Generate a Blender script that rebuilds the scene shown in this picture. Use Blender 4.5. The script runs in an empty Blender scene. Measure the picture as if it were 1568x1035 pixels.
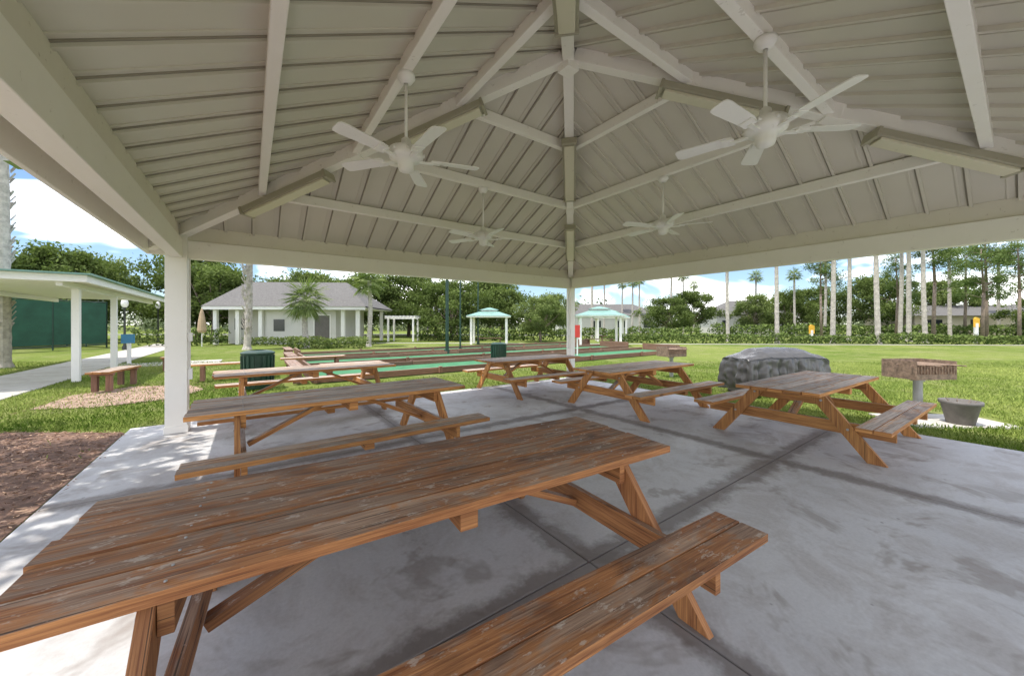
import bpy, math, random
import numpy as np
from mathutils import Vector, Matrix, Euler, noise
random.seed(7); np.random.seed(7)
R=math.radians
S=bpy.context.scene
try:
    S.view_settings.view_transform='Standard'; S.view_settings.look='None'; S.view_settings.exposure=0
except Exception: pass
COL=S.collection
# ------------------------------------------------------------ node helpers
def nd(nt,t,ins=None,**pr):
    n=nt.nodes.new(t)
    for k,v in pr.items(): setattr(n,k,v)
    for k,v in (ins or {}).items():
        if isinstance(v,bpy.types.NodeSocket): nt.links.new(v,n.inputs[k])
        else: n.inputs[k].default_value=v
    return n
def c4(c): return (c[0],c[1],c[2],1.0)
def mix(nt,f,a,b,blend='MIX'):
    n=nt.nodes.new('ShaderNodeMix'); n.data_type='RGBA'; n.blend_type=blend
    for i,v in ((0,f),(6,a),(7,b)):
        if isinstance(v,bpy.types.NodeSocket): nt.links.new(v,n.inputs[i])
        else: n.inputs[i].default_value = v if i==0 else c4(v)
    return n.outputs[2]
def ramp(nt,f,pts):
    n=nt.nodes.new('ShaderNodeValToRGB'); nt.links.new(f,n.inputs[0])
    e=n.color_ramp.elements
    while len(e)<len(pts): e.new(0.5)
    for i,(p,c) in enumerate(pts):
        e[i].position=p; e[i].color=c4(c) if hasattr(c,'__len__') else (c,c,c,1)
    return n.outputs[0]
def mt(nt,op,a,b=0.0,clamp=False):
    n=nt.nodes.new('ShaderNodeMath'); n.operation=op; n.use_clamp=clamp
    for i,v in ((0,a),(1,b)):
        if isinstance(v,bpy.types.NodeSocket): nt.links.new(v,n.inputs[i])
        else: n.inputs[i].default_value=v
    return n.outputs[0]
def ns(nt,vec,scale,detail=3,rough=.6,dist=0):
    return nd(nt,'ShaderNodeTexNoise',{'Vector':vec,'Scale':scale,'Detail':min(detail,4),'Roughness':rough,'Distortion':dist}).outputs['Fac']
def newmat(name,rough=.6,metal=0):
    m=bpy.data.materials.new(name); m.use_nodes=True; nt=m.node_tree
    b=nt.nodes['Principled BSDF']; b.inputs['Roughness'].default_value=rough; b.inputs['Metallic'].default_value=metal
    return m,nt,b
def bump(nt,b,h,st=.3,d=.02):
    n=nd(nt,'ShaderNodeBump',{'Height':h,'Strength':st,'Distance':d}); nt.links.new(n.outputs[0],b.inputs['Normal'])
def mapv(nt,vec,sc):
    return nd(nt,'ShaderNodeMapping',{'Vector':vec,'Scale':sc}).outputs[0]
def objc(nt): return nt.nodes.new('ShaderNodeTexCoord').outputs['Object']
def plain(name,col,rough=.6,metal=0,var=.12,sc=3,bmp=0):
    m,nt,b=newmat(name,rough,metal); o=objc(nt)
    n=ns(nt,o,sc,3,.65); f=ramp(nt,n,[(.3,0.),(.7,1.)])
    c=mix(nt,f,[x*(1-var) for x in col],[min(1,x*(1+var)) for x in col])
    nt.links.new(c,b.inputs['Base Color'])
    if bmp: bump(nt,b,ns(nt,o,sc*12,2),bmp,.01)
    return m
def todiffuse(nt,b,c):
    d=nd(nt,'ShaderNodeBsdfDiffuse'); nt.links.new(c,d.inputs[0]); nt.nodes.remove(b); return d
# ------------------------------------------------------------ materials
def wood(name,stain_d,stain_l,top_d,top_l,lo=.36,hi=.54,spots=True,minw=.25,spf=.6):
    m,nt,b=newmat(name,.72)
    uv=nt.nodes.new('ShaderNodeUVMap').outputs[0]
    at=nd(nt,'ShaderNodeAttribute',attribute_name='rnd').outputs['Fac']
    g1=ns(nt,mapv(nt,uv,(.9,20,1)),1.0,4,.68,1.2)
    g2=ns(nt,mapv(nt,uv,(4,130,1)),1.0,2,.6,.2)
    big=ns(nt,mapv(nt,uv,(1.2,3.0,1)),1.7,4,.78,.6)
    grain=mt(nt,'ADD',mt(nt,'MULTIPLY',g1,.6),mt(nt,'MULTIPLY',g2,.4))
    gf=ramp(nt,grain,[(.37,0.),(.63,1.)])
    st=mix(nt,gf,stain_d,stain_l)
    tp=mix(nt,gf,top_d,top_l)
    geo=nt.nodes.new('ShaderNodeNewGeometry')
    nz=nd(nt,'ShaderNodeSeparateXYZ',{0:geo.outputs['Normal']}).outputs[2]
    up=ramp(nt,nz,[(.6,0.),(.9,1.)])
    wf=mt(nt,'MULTIPLY',up,ramp(nt,big,[(lo,minw),(hi,1.)]))
    c=mix(nt,wf,st,tp)
    c=mix(nt,1.0,c,ramp(nt,at,[(0,(.74,.74,.74)),(1,(1.22,1.22,1.22))]),'MULTIPLY')
    vor=nd(nt,'ShaderNodeTexVoronoi',{'Vector':mapv(nt,uv,(1.7,5.0,1)),'Scale':1.0,'Randomness':1.0})
    kf=ramp(nt,vor.outputs['Distance'],[(.04,1.),(.12,0.)])
    c=mix(nt,mt(nt,'MULTIPLY',kf,.75),c,(.05,.022,.012))
    cr=ns(nt,mapv(nt,uv,(.7,50,1)),1.3,2,.5,.3)
    cf=ramp(nt,cr,[(.65,0.),(.68,1.)])
    c=mix(nt,mt(nt,'MULTIPLY',cf,.8),c,(.03,.017,.01))
    if spots:
        sp=ns(nt,mapv(nt,uv,(2.4,5.5,1)),3.0,4,.8)
        sf=mt(nt,'MULTIPLY',ramp(nt,sp,[(.575,0.),(.63,1.)]),up)
        c=mix(nt,mt(nt,'MULTIPLY',sf,spf),c,(.58,.50,.42))
        s2=ns(nt,mapv(nt,uv,(1.0,2.0,1)),1.4,3,.6)
        c=mix(nt,mt(nt,'MULTIPLY',mt(nt,'MULTIPLY',ramp(nt,s2,[(.55,0.),(.66,1.)]),up),.5),c,(.075,.032,.018))
    nt.links.new(c,b.inputs['Base Color'])
    bump(nt,b,grain,.8,.008)
    return m
M_wood1=wood('wood_weathered_brown',(.20,.068,.024),(.52,.235,.085),(.17,.095,.06),(.46,.31,.21),.44,.55,True,.05,.6)
M_wood2=wood('wood_weathered_grey',(.26,.09,.026),(.66,.32,.10),(.26,.20,.16),(.58,.49,.41),.34,.50,True,.2,.4)
M_woodrail=wood('wood_red_rail',(.15,.07,.045),(.33,.18,.12),(.20,.14,.11),(.40,.31,.25),.4,.6,False)

def paint(name,col,dirt=.25,rough=.45):
    m,nt,b=newmat(name,rough); o=objc(nt)
    n=ns(nt,o,1.3,4,.7); f=ramp(nt,n,[(.38,0.),(.75,1.)])
    c=mix(nt,mt(nt,'MULTIPLY',f,dirt),col,[col[0]*.75,col[1]*.72,col[2]*.64])
    sp=ns(nt,o,16,3,.75); sf=ramp(nt,sp,[(.65,0.),(.70,1.)])
    c=mix(nt,mt(nt,'MULTIPLY',sf,dirt*1.5),c,(.34,.27,.19))
    nt.links.new(c,b.inputs['Base Color'])
    return m
M_frame=paint('cream_painted_wood',(.97,.935,.875),.16)
M_frame_d=paint('beige_plate',(.82,.77,.68),.3)
M_white=paint('white_paint',(.84,.82,.80),.15)
M_fan=paint('fan_white',(.95,.93,.90),.08,.35)
M_fix=paint('fixture_beige',(.44,.41,.31),.3,.4)
M_lens=paint('fixture_lens',(.76,.72,.56),.2,.25)
m,nt,b=newmat('ceiling_panel',.5); o=objc(nt)
n=ns(nt,o,.6,3,.6); c=mix(nt,ramp(nt,n,[(.3,0.),(.7,1.)]),(.62,.585,.495),(.73,.69,.595))
nt.links.new(c,b.inputs['Base Color']); M_ceil=m
M_rib=plain('ceiling_rib',(.33,.30,.24),.5,0,.1,2)
M_rooftop=plain('roof_metal',(.6,.6,.56),.4,.2,.08,1)
def concrete(name,ca,cb,joints=None):
    m,nt,b=newmat(name,.75); o=objc(nt)
    n=ns(nt,o,.55,4,.62,.4); c=mix(nt,ramp(nt,n,[(.36,0.),(.64,1.)]),ca,cb)
    n2=ns(nt,o,1.9,4,.75,.6); c=mix(nt,mt(nt,'MULTIPLY',ramp(nt,n2,[(.46,0.),(.62,1.)]),.65),c,[ca[0]*.74,ca[1]*.66,ca[2]*.60])
    n3=ns(nt,o,42,3,.75); c=mix(nt,.35,c,mix(nt,n3,[x*.55 for x in ca],[min(1,x*1.35) for x in cb]))
    if joints:
        n4=ns(nt,o,1.5,4,.7,.5); c=mix(nt,mt(nt,'MULTIPLY',ramp(nt,n4,[(.56,0.),(.63,1.)]),.55),c,(.22,.185,.16))
        vs=nd(nt,'ShaderNodeTexVoronoi',{'Vector':o,'Scale':4.2}); vf=ramp(nt,vs.outputs['Distance'],[(.03,1.),(.06,0.)])
        sv=nd(nt,'ShaderNodeSeparateXYZ',{0:vs.outputs['Color']})
        c=mix(nt,mt(nt,'MULTIPLY',mt(nt,'MULTIPLY',vf,ramp(nt,sv.outputs[0],[(.6,0.),(.62,1.)])),.7),c,(.1,.09,.085))
        sx=nd(nt,'ShaderNodeSeparateXYZ',{0:o})
        wob=mt(nt,'MULTIPLY',ns(nt,o,4,4,.75),.30)
        tot=None
        for ax,val in joints:
            d=mt(nt,'ABSOLUTE',mt(nt,'SUBTRACT',sx.outputs[ax],val))
            f=mt(nt,'MULTIPLY',ramp(nt,mt(nt,'ADD',mt(nt,'SUBTRACT',d,wob),.14),[(.055,1.),(.14,0.)]),.75)
            tot=f if tot is None else mt(nt,'MAXIMUM',tot,f)
        c=mix(nt,tot,c,(.15,.125,.11))
    nt.links.new(c,b.inputs['Base Color'])
    bump(nt,b,n3,.2,.006)
    nt.links.new(ramp(nt,n2,[(.3,.5),(.7,.8)]),b.inputs['Roughness'])
    return m
M_slab=concrete('slab_concrete',(.43,.428,.435),(.57,.568,.575),[(0,1.8),(0,4.9),(1,1.65),(1,4.75)])
M_path=concrete('path_concrete',(.44,.42,.39),(.55,.53,.49))
M_sand=concrete('sand_pad',(.48,.45,.40),(.62,.60,.56))
m,nt,b=newmat('lawn_grass',.95); o=objc(nt)
n=ns(nt,o,.13,4,.68,.4); c=mix(nt,ramp(nt,n,[(.38,0.),(.60,1.)]),(.105,.165,.03),(.24,.28,.08))
n2=ns(nt,o,.5,4,.85); c=mix(nt,mt(nt,'MULTIPLY',ramp(nt,n2,[(.50,0.),(.60,1.)]),.6),c,(.36,.33,.18))
n3=ns(nt,o,22,3,.75); c=mix(nt,.45,c,mix(nt,ramp(nt,n3,[(.35,0.),(.65,1.)]),(.05,.085,.015),(.25,.30,.09)))
d=todiffuse(nt,b,c); nt.links.new(nd(nt,'ShaderNodeBump',{'Height':n3,'Strength':.9,'Distance':.05}).outputs[0],d.inputs['Normal']); nt.links.new(d.outputs[0],nt.nodes['Material Output'].inputs[0]); M_grass=m
def leafmat(name,ca,cb,tr=.3):
    m,nt,b=newmat(name,.6)
    at=nd(nt,'ShaderNodeAttribute',attribute_name='rnd').outputs['Fac']
    c=mix(nt,at,ca,cb); b=todiffuse(nt,b,c); out=b.outputs[0]
    if tr:
        t=nd(nt,'ShaderNodeBsdfTranslucent'); nt.links.new(mix(nt,1.0,c,(1.3,1.5,.7),'MULTIPLY'),t.inputs[0])
        ms=nd(nt,'ShaderNodeMixShader',{0:tr}); nt.links.new(out,ms.inputs[1]); nt.links.new(t.outputs[0],ms.inputs[2]); out=ms.outputs[0]
    nt.links.new(out,nt.nodes['Material Output'].inputs[0])
    return m
M_blade=leafmat('grass_blades',(.085,.155,.018),(.34,.39,.11),0)
M_oak=leafmat('oak_leaves',(.022,.042,.012),(.19,.24,.08),.2)
M_oak2=leafmat('light_leaves',(.045,.075,.022),(.25,.30,.11),.2)
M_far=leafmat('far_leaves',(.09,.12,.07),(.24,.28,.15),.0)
M_pine=leafmat('pine_needles',(.04,.075,.02),(.22,.28,.11),.2)
M_palm=leafmat('palm_fronds',(.07,.115,.03),(.32,.37,.16),.25)
M_hedge=leafmat('hedge_leaves',(.03,.06,.014),(.20,.26,.08),.0)
M_chip=leafmat('mulch_chips',(.12,.062,.04),(.56,.39,.28),.0)
M_bark=plain('bark',(.22,.17,.135),.9,0,.35,6)
M_palmbark=plain('palm_bark',(.44,.40,.36),.9,0,.3,7)
M_mulch=plain('mulch_soil',(.20,.12,.085),.95,0,.5,9,.9)
M_pinkmulch=plain('pine_straw',(.34,.24,.18),.95,0,.4,5)
M_dkgreen=plain('dark_green_paint',(.012,.045,.03),.4)
M_screen=plain('windscreen_fabric',(.02,.08,.05),.8,0,.2,1.5)
M_turf=plain('bocce_turf',(.045,.19,.085),.9,0,.2,2)
M_teal=plain('teal_roof',(.20,.35,.31),.5,0,.12,1)
M_shingle=plain('shingle_roof',(.13,.125,.12),.9,0,.3,9)
M_wall=plain('stucco_white',(.60,.58,.55),.8,0,.05,1)
M_door=plain('dark_door',(.13,.115,.105),.5)
M_glass=plain('dark_window',(.03,.035,.04),.15)
M_steel=plain('grill_steel',(.27,.19,.14),.7,.2,.4,18,.4)
M_galv=plain('galvanized_post',(.42,.42,.42),.5,.4)
M_black=plain('black_plastic',(.03,.032,.032),.5)
M_asph=plain('asphalt',(.12,.12,.12),.9,0,.15,2)
M_pot=plain('grey_pot',(.16,.15,.145),.7,0,.25,8)
M_yel=plain('yellow_sign_paint',(.75,.42,.03),.5)
M_red=plain('red_paint',(.55,.04,.03),.5)
M_tan=plain('tan_canvas',(.42,.31,.2),.8)
M_blue=plain('blue_paint',(.05,.22,.4),.5)
M_house=plain('beige_stucco',(.55,.48,.38),.85,0,.05,1)
M_cover=plain('vinyl_cover',(.085,.083,.085),.27,0,.10,2)
M_piping=plain('cover_piping',(.02,.02,.02),.5)
# ------------------------------------------------------------ mesh builder
class MB:
    def __init__(s): s.v=[];s.f=[];s.uv=[];s.r=[];s.mi=[]
    def face(s,idx,uvs,r,mi): s.f.append(idx); s.uv+=uvs; s.r+=[r]*len(idx); s.mi.append(mi)
    def box(s,c,ax,ay,az,hx,hy,hz,mi=0,r=None):
        c=Vector(c); r=random.random() if r is None else r
        b0=len(s.v); off=random.random()*40; L=[]
        for sx in(-1,1):
            for sy in(-1,1):
                for sz in(-1,1):
                    s.v.append(c+ax*(sx*hx)+ay*(sy*hy)+az*(sz*hz)); L.append((sx*hx,sy*hy,sz*hz))
        for k,q in (('x',(0,1,3,2)),('x',(4,6,7,5)),('y',(0,4,5,1)),('y',(2,3,7,6)),('z',(0,2,6,4)),('z',(1,5,7,3))):
            if k=='x': uv=[(L[i][1]*.15+off,L[i][2]+off) for i in q]
            elif k=='y': uv=[(L[i][0]+off,L[i][2]+off+3) for i in q]
            else: uv=[(L[i][0]+off,L[i][1]+off) for i in q]
            s.face([b0+i for i in q],uv,r,mi)
    def abox(s,lo,hi,mi=0,along='x'):
        c=[(lo[i]+hi[i])/2 for i in range(3)]; h=[abs(hi[i]-lo[i])/2 for i in range(3)]
        X,Y,Z=Vector((1,0,0)),Vector((0,1,0)),Vector((0,0,1))
        if along=='x': s.box(c,X,Y,Z,h[0],h[1],h[2],mi)
        elif along=='y': s.box(c,Y,-X,Z,h[1],h[0],h[2],mi)
        else: s.box(c,Z,X,Y,h[2],h[0],h[1],mi)
    def beam(s,p0,p1,w,h,up=(0,0,1),mi=0,r=None):
        p0=Vector(p0);p1=Vector(p1);ax=(p1-p0);L=ax.length;ax.normalize();up=Vector(up)
        az=(up-ax*up.dot(ax)).normalized(); ay=az.cross(ax)
        s.box((p0+p1)/2,ax,ay,az,L/2,w/2,h/2,mi,r)
    def prism_x(s,poly,x0,x1,mi=0):
        r=random.random(); off=random.random()*40; b0=len(s.v); n=len(poly)
        for x in(x0,x1):
            for y,z in poly: s.v.append(Vector((x,y,z)))
        s.face([b0+n+i for i in range(n)],[(poly[i][1]+off,poly[i][0]+off) for i in range(n)],r,mi)
        s.face([b0+i for i in reversed(range(n))],[(poly[i][1]+off,poly[i][0]+off) for i in reversed(range(n))],r,mi)
        for i in range(n):
            j=(i+1)%n
            s.face([b0+i,b0+j,b0+n+j,b0+n+i],[(poly[i][1]+off,x0+off),(poly[j][1]+off,x0+off),(poly[j][1]+off,x1+off),(poly[i][1]+off,x1+off)],r,mi)
    def cyl(s,p0,p1,r0,r1,seg=12,mi=0,cap=True,r=None):
        p0=Vector(p0);p1=Vector(p1);ax=(p1-p0).normalized()
        a=ax.orthogonal().normalized(); b=ax.cross(a); b0=len(s.v); r=random.random() if r is None else r
        for p,rr in((p0,r0),(p1,r1)):
            for i in range(seg):
                t=2*math.pi*i/seg; s.v.append(p+a*(math.cos(t)*rr)+b*(math.sin(t)*rr))
        for i in range(seg):
            j=(i+1)%seg; s.face([b0+i,b0+j,b0+seg+j,b0+seg+i],[(0,i/seg),(0,(i+1)/seg),(1,(i+1)/seg),(1,i/seg)],r,mi)
        if cap:
            s.face([b0+i for i in reversed(range(seg))],[(0,0)]*seg,r,mi)
            s.face([b0+seg+i for i in range(seg)],[(0,0)]*seg,r,mi)
    def lathe(s,prof,seg=20,mi=0,c=(0,0,0)):
        b0=len(s.v);n=len(prof);r=random.random();c=Vector(c)
        for rr,z in prof:
            for i in range(seg):
                t=2*math.pi*i/seg; s.v.append(c+Vector((math.cos(t)*rr,math.sin(t)*rr,z)))
        for k in range(n-1):
            for i in range(seg):
                j=(i+1)%seg; s.face([b0+k*seg+i,b0+k*seg+j,b0+(k+1)*seg+j,b0+(k+1)*seg+i],[(0,0)]*4,r,mi)
    def poly(s,pts,mi=0):
        b0=len(s.v); s.v+= [Vector(p) for p in pts]; s.face(list(range(b0,b0+len(pts))),[(p[0],p[1]) for p in pts],random.random(),mi)
    def mesh(s,name,mats,smooth=False):
        me=bpy.data.meshes.new(name); me.from_pydata([tuple(v) for v in s.v],[],s.f)
        ul=me.uv_layers.new(name='UVMap'); ul.data.foreach_set('uv',[x for t in s.uv for x in t])
        ca=me.color_attributes.new('rnd','FLOAT_COLOR','CORNER')
        ca.data.foreach_set('color',[x for r in s.r for x in (r,r,r,1)])
        for m in mats: me.materials.append(m)
        me.polygons.foreach_set('material_index',s.mi)
        if smooth: me.polygons.foreach_set('use_smooth',[True]*len(s.f))
        me.update(); return me
    def obj(s,name,mats,parent=None,smooth=False,bev=0,loc=(0,0,0),rz=0):
        o=bpy.data.objects.new(name,s.mesh(name,mats,smooth)); COL.objects.link(o)
        o.location=loc; o.rotation_euler=(0,0,rz)
        if parent: o.parent=parent
        if bev:
            b=o.modifiers.new('bev','BEVEL'); b.width=bev; b.segments=2; b.limit_method='ANGLE'
        return o
def empty(name,loc=(0,0,0),rz=0):
    e=bpy.data.objects.new(name,None); COL.objects.link(e); e.location=loc; e.rotation_euler=(0,0,rz); e.empty_display_size=.3; return e
TH=R(35.6); SU,CU=.8131,.5821
def W(u,v,z=0): return Vector((SU*u-CU*v, CU*u+SU*v, z))
def toUV(x,y): return SU*x+CU*y, -CU*x+SU*y
# ------------------------------------------------------------ pavilion
U0,U1,V0,V1=-.856,7.05,-.78,7.118
CUc,CVc=(U0+U1)/2,(V0+V1)/2; HALF=(U1-U0)/2
OV=.36; SL=.481; ZS=2.96
def zs(d): return ZS+SL*d
pav=empty('picnic_pavilion',(0,0,0),TH)
fr=MB()
pw={(U0,V1):.24,(U1,V1):.16,(U1,V0):.2,(U0,V0):.2}
for (u,v),w in pw.items():
    fr.abox((u-w/2,v-w/2,0),(u+w/2,v+w/2,2.86),0,'z')
    fr.abox((u-w/2-.012,v-w/2-.012,0),(u+w/2+.012,v+w/2+.012,.10),0,'z')
corn=[Vector((U0,V0,0)),Vector((U1,V0,0)),Vector((U1,V1,0)),Vector((U0,V1,0))]
apex=Vector((CUc,CVc,0))
hw=.07
for i in range(4):
    a=corn[i];b=corn[(i+1)%4];d=(b-a).normalized()
    a2=a+d*.10;b2=b-d*.10
    fr.beam(a2+Vector((0,0,2.63)),b2+Vector((0,0,2.63)),hw*2,.26)
    fr.beam(a2+Vector((0,0,2.87)),b2+Vector((0,0,2.87)),.07,.21,mi=1)
    inn=Vector((-d.y,d.x,0))
    for t in(.25,.5,.75):
        dd=HALF*t; z=zs(dd)-.075
        e=.07
        fr.beam(a+d*(dd+e)+inn*dd+Vector((0,0,z)),b-d*(dd+e)+inn*dd+Vector((0,0,z)),.085,.13)
for c in corn:
    dirv=(apex-c)
    p0=c+dirv*.0; p1=c+dirv*.985
    fr.beam(p0+Vector((0,0,zs(0)-.09)),p1+Vector((0,0,zs(HALF*.985)-.09)),.13,.18)
    for t in(.25,.5,.75):
        p=c+dirv*t; fr.beam(p-dirv*.012+Vector((0,0,zs(HALF*(t-.012))-.095)),p+dirv*.012+Vector((0,0,zs(HALF*(t+.012))-.095)),.15,.20)
fr.abox((CUc-.09,CVc-.09,zs(HALF)-.30),(CUc+.09,CVc+.09,zs(HALF)-.06),0,'z')
for c in corn:
    dirv=(apex-c).normalized(); p1=c-dirv*(OV*1.41)
    fr.beam(c-dirv*.05+Vector((0,0,zs(0)-.09)),p1+Vector((0,0,zs(-OV)-.09)),.12,.16)
fr.obj('frame',[M_frame,M_frame_d],pav,bev=.006)
ce=MB()
oc=[Vector((U0-OV,V0-OV,zs(-OV))),Vector((U1+OV,V0-OV,zs(-OV))),Vector((U1+OV,V1+OV,zs(-OV))),Vector((U0-OV,V1+OV,zs(-OV)))]
ap=Vector((CUc,CVc,zs(HALF)))
for i in range(4):
    a=oc[i];b=oc[(i+1)%4]; ce.poly([b,a,ap],0)
ce.obj('ceiling',[M_ceil],pav)
rb=MB(); LT=(U1-U0)+2*OV
for i in range(4):
    a=oc[i];b=oc[(i+1)%4];d=(b-a).normalized(); inn=Vector((-d.y,d.x,SL)); nrm=Vector((d.y*SL,-d.x*SL,1)).normalized()
    s_=.12
    while s_<LT-.1:
        m_=min(s_,LT-s_)-.06
        if m_>.1:
            p0=a+d*s_+inn*.02-nrm*.012; p1=a+d*s_+inn*m_-nrm*.012
            rb.beam(p0,p1,.030,.036,nrm,0)
            for q_,mi_,w_ in((.024,1,.014),(.085,0,.016)):
                q=d*q_; mm=min(s_+q_,LT-s_-q_)-.06
                if mm>.2: rb.beam(p0+q+nrm*.009,a+d*s_+q+inn*mm-nrm*.003,w_,.014,nrm,mi_)
        s_+=.345
rb.obj('ceiling_ribs',[M_ceil,M_rib],pav)
fa=MB()
for i in range(4):
    a=oc[i].copy();b=oc[(i+1)%4].copy();d=(b-a).normalized()
    a.z=b.z=2.70
    fa.beam(a-d*.02,b+d*(-.022),.04,.24)
fa.obj('fascia',[M_frame],pav,bev=.005)
rt=MB()
oc2=[v+Vector(((v.x-CUc)*.02,(v.y-CVc)*.02,.06)) for v in oc]
for i in range(4): rt.poly([oc2[i],oc2[(i+1)%4],ap+Vector((0,0,.08))],0)
rt.obj('roof_sheets',[M_rooftop],pav)
cd=MB()
cd.cyl((U0+.14,V1-.06,0.9),(U0+.14,V1-.06,2.5),.012,.012,8)
cd.abox((U0+.121,V1-.10,1.30),(U0+.17,V1-.02,1.42)); cd.abox((U0+.121,V1-.10,.75),(U0+.17,V1-.02,.9))
cd.cyl((U1-.11,V1-.02,.9),(U1-.11,V1-.02,2.5),.012,.012,8); cd.abox((U1-.15,V1-.08,1.25),(U1-.10,V1-.0,1.4))
cd.obj('electrical_conduit',[M_white],pav)
def fixture(c,t):
    f=MB(); dirv=(apex-c)
    t0=t-.11;t1=t+.11
    g=lambda tt,dz: c+dirv*tt+Vector((0,0,zs(HALF*tt)-dz))
    f.beam(g(t0,.245),g(t1,.245),.21,.075); f.beam(g(t0+.003,.300),g(t1-.003,.300),.15,.03,mi=1)
    f.beam(g(t0-.006,.255),g(t0,.255),.225,.11);f.beam(g(t1,.255),g(t1+.006,.255),.225,.11)
    f.obj('light_fixture',[M_fix,M_lens],pav,bev=.006)
for c in corn:
    for t in(.32,.70): fixture(c,t)
def fan(u,v,ztop,zh,rot):
    w=W(u,v); e=empty('ceiling_fan',(w.x,w.y,0),rot)
    b=MB()
    b.lathe([(.001,ztop),(.075,ztop),(.08,ztop-.03),(.05,ztop-.075),(.018,ztop-.085)],20)
    b.cyl((0,0,zh+.1),(0,0,ztop-.07),.014,.014,10)
    b.lathe([(.016,zh+.19),(.04,zh+.17),(.045,zh+.12),(.09,zh+.10),(.145,zh+.075),(.15,zh+.02),(.145,zh+.0),(.11,zh-.02),(.075,zh-.03),(.07,zh-.08),(.06,zh-.11),(.02,zh-.125),(.001,zh-.125)],28)
    for i in range(8):
        t=i*math.pi/4; b.abox((math.cos(t)*.151-.012,math.sin(t)*.151-.012,zh+.03),(math.cos(t)*.151+.012,math.sin(t)*.151+.012,zh+.055))
    b.obj('motor_housing',[M_fan],e,smooth=True)
    bl=MB()
    for i in range(5):
        t=i*2*math.pi/5; ax=Vector((math.cos(t),math.sin(t),0)); ay=Vector((-math.sin(t),math.cos(t),0)); up=Vector((0,0,1))
        tl=R(11); ayt=ay*math.cos(tl)+up*math.sin(tl); azt=ax.cross(ayt)
        bl.box(ax*.17+up*(zh-.015),ax,ay,up,.07,.018,.006); bl.box(ax*.255+up*(zh-.008),ax,ayt,azt,.045,.045,.005)
        out=[(.22,-.045),(.27,-.055),(.60,-.068),(.645,-.062),(.66,-.04),(.66,.04),(.645,.062),(.60,.068),(.27,.055),(.22,.045)]
        b0=len(bl.v);n=len(out)
        for dz in(-.004,.004):
            for (r_,s_) in out: bl.v.append(ax*r_+ayt*s_+azt*dz+up*(zh+.003))
        bl.face([b0+n+i_ for i_ in range(n)],[(0,0)]*n,.5,0); bl.face([b0+i_ for i_ in reversed(range(n))],[(0,0)]*n,.5,0)
        for i_ in range(n):
            j=(i_+1)%n; bl.face([b0+i_,b0+j,b0+n+j,b0+n+i_],[(0,0)]*4,.5,0)
    bl.obj('fan_blades',[M_fan],e)
zt=zs(HALF*.5)-.14
fan(1.13,3.2,zt,3.02,R(20)); fan(3.27,1.17,zt,3.05,R(-5)); fan(3.1,5.14,zt,2.95,R(10)); fan(5.08,3.17,zt,3.02,R(50))
# ------------------------------------------------------------ slab
sl=MB()
ue=[-1.45,1.8,4.9,7.65]; ve=[-4.5,-1.5,1.65,4.75,7.72]
for i in range(3):
    for j in range(4):
        sl.abox((ue[i]+.005,ve[j]+.005,-.12),(ue[i+1]-.005,ve[j+1]-.005,0))
sl.abox((-.55,7.73,-.12),(2.55,8.95,-.002))
sl.obj('concrete_slab',[M_slab],None,bev=.006,rz=TH)
jb=MB(); jb.abox((-1.44,-4.49,-.11),(7.64,7.71,-.012)); jb.obj('slab_joint_filler',[M_mulch],None,rz=TH)
# ------------------------------------------------------------ picnic tables
def table(x,y,ang,L,mat,Wd=.92,seed=0):
    random.seed(100+seed)
    m=MB(); nb=5; bw=Wd/nb; zt=.75; th=.042
    for i in range(nb):
        yc=-Wd/2+bw*(i+.5); j=random.uniform(-.014,.014)
        m.beam((-L/2+j,yc,zt-th/2+random.uniform(-.004,.004)),(L/2+j,yc+random.uniform(-.002,.002),zt-th/2),bw-.011,th)
    for sy in(-1,1):
        for k in(0,1):
            yc=sy*(.815+k*.142); j=random.uniform(-.01,.01)
            m.beam((-L/2+j,yc,.45-th/2),(L/2+j,yc,.45-th/2),.134,th)
    xa=L/2-.36
    zc=zt-th-.005
    for sx in(-1,1):
        lo,hi=(xa-.022,xa+.022) if sx>0 else (-xa-.022,-xa+.022)
        for sy in(-1,1):
            hw_=.083; yb,yt=.85,.30
            pts=[(sy*(yb-hw_),0),(sy*(yb+hw_),0),(sy*(yt+hw_),zc),(sy*(yt-hw_),zc)]
            if sy<0: pts=pts[::-1]
            m.prism_x(pts,lo,hi)
        xi=sx*(xa-.046)
        m.beam((xi,-.99,.338),(xi,.99,.338),.042,.135)
        m.beam((xi,-Wd/2+.05,zc-.062),(xi,Wd/2-.05,zc-.062),.042,.12)
        m.beam((sx*(xa-.09),0,.32),(sx*.16,0,zc-.02),.088,.042)
    m.beam((0,-Wd/2+.03,zc-.045),(0,Wd/2-.03,zc-.045),.088,.088)
    for sy in(-1,1): m.beam((0,sy*.76,.45-th-.03),(0,sy*1.015,.45-th-.03),.088,.055)
    for sx in(-1,1):
        for sy in(-1,1):
            for (yy,zz) in((.605,.335),(.36,.63)):
                m.cyl((sx*(xa+.02),sy*yy,zz),(sx*(xa+.034),sy*yy,zz),.014,.014,8,1)
    for sx in(-1,1):
        for i in range(nb):
            for q in(-.045,.045):
                m.cyl((sx*(xa-.046),-Wd/2+bw*(i+.5)+q,.7495),(sx*(xa-.046),-Wd/2+bw*(i+.5)+q,.7550),.006,.006,6,1)
    o=m.obj('picnic_table',[mat,M_galv],None,bev=.005,loc=(x,y,0.0),rz=R(ang))
    return o
table(-.42,2.03,31.8,2.87,M_wood1,.92,1)
table(-1.97,4.31,37.0,2.75,M_wood2,.9,2)
table(-3.68,6.72,38,2.8,M_wood2,.9,3)
table(.41,8.70,35,2.5,M_wood2,.88,4)
table(2.38,7.02,34,2.5,M_wood2,.88,5)
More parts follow.
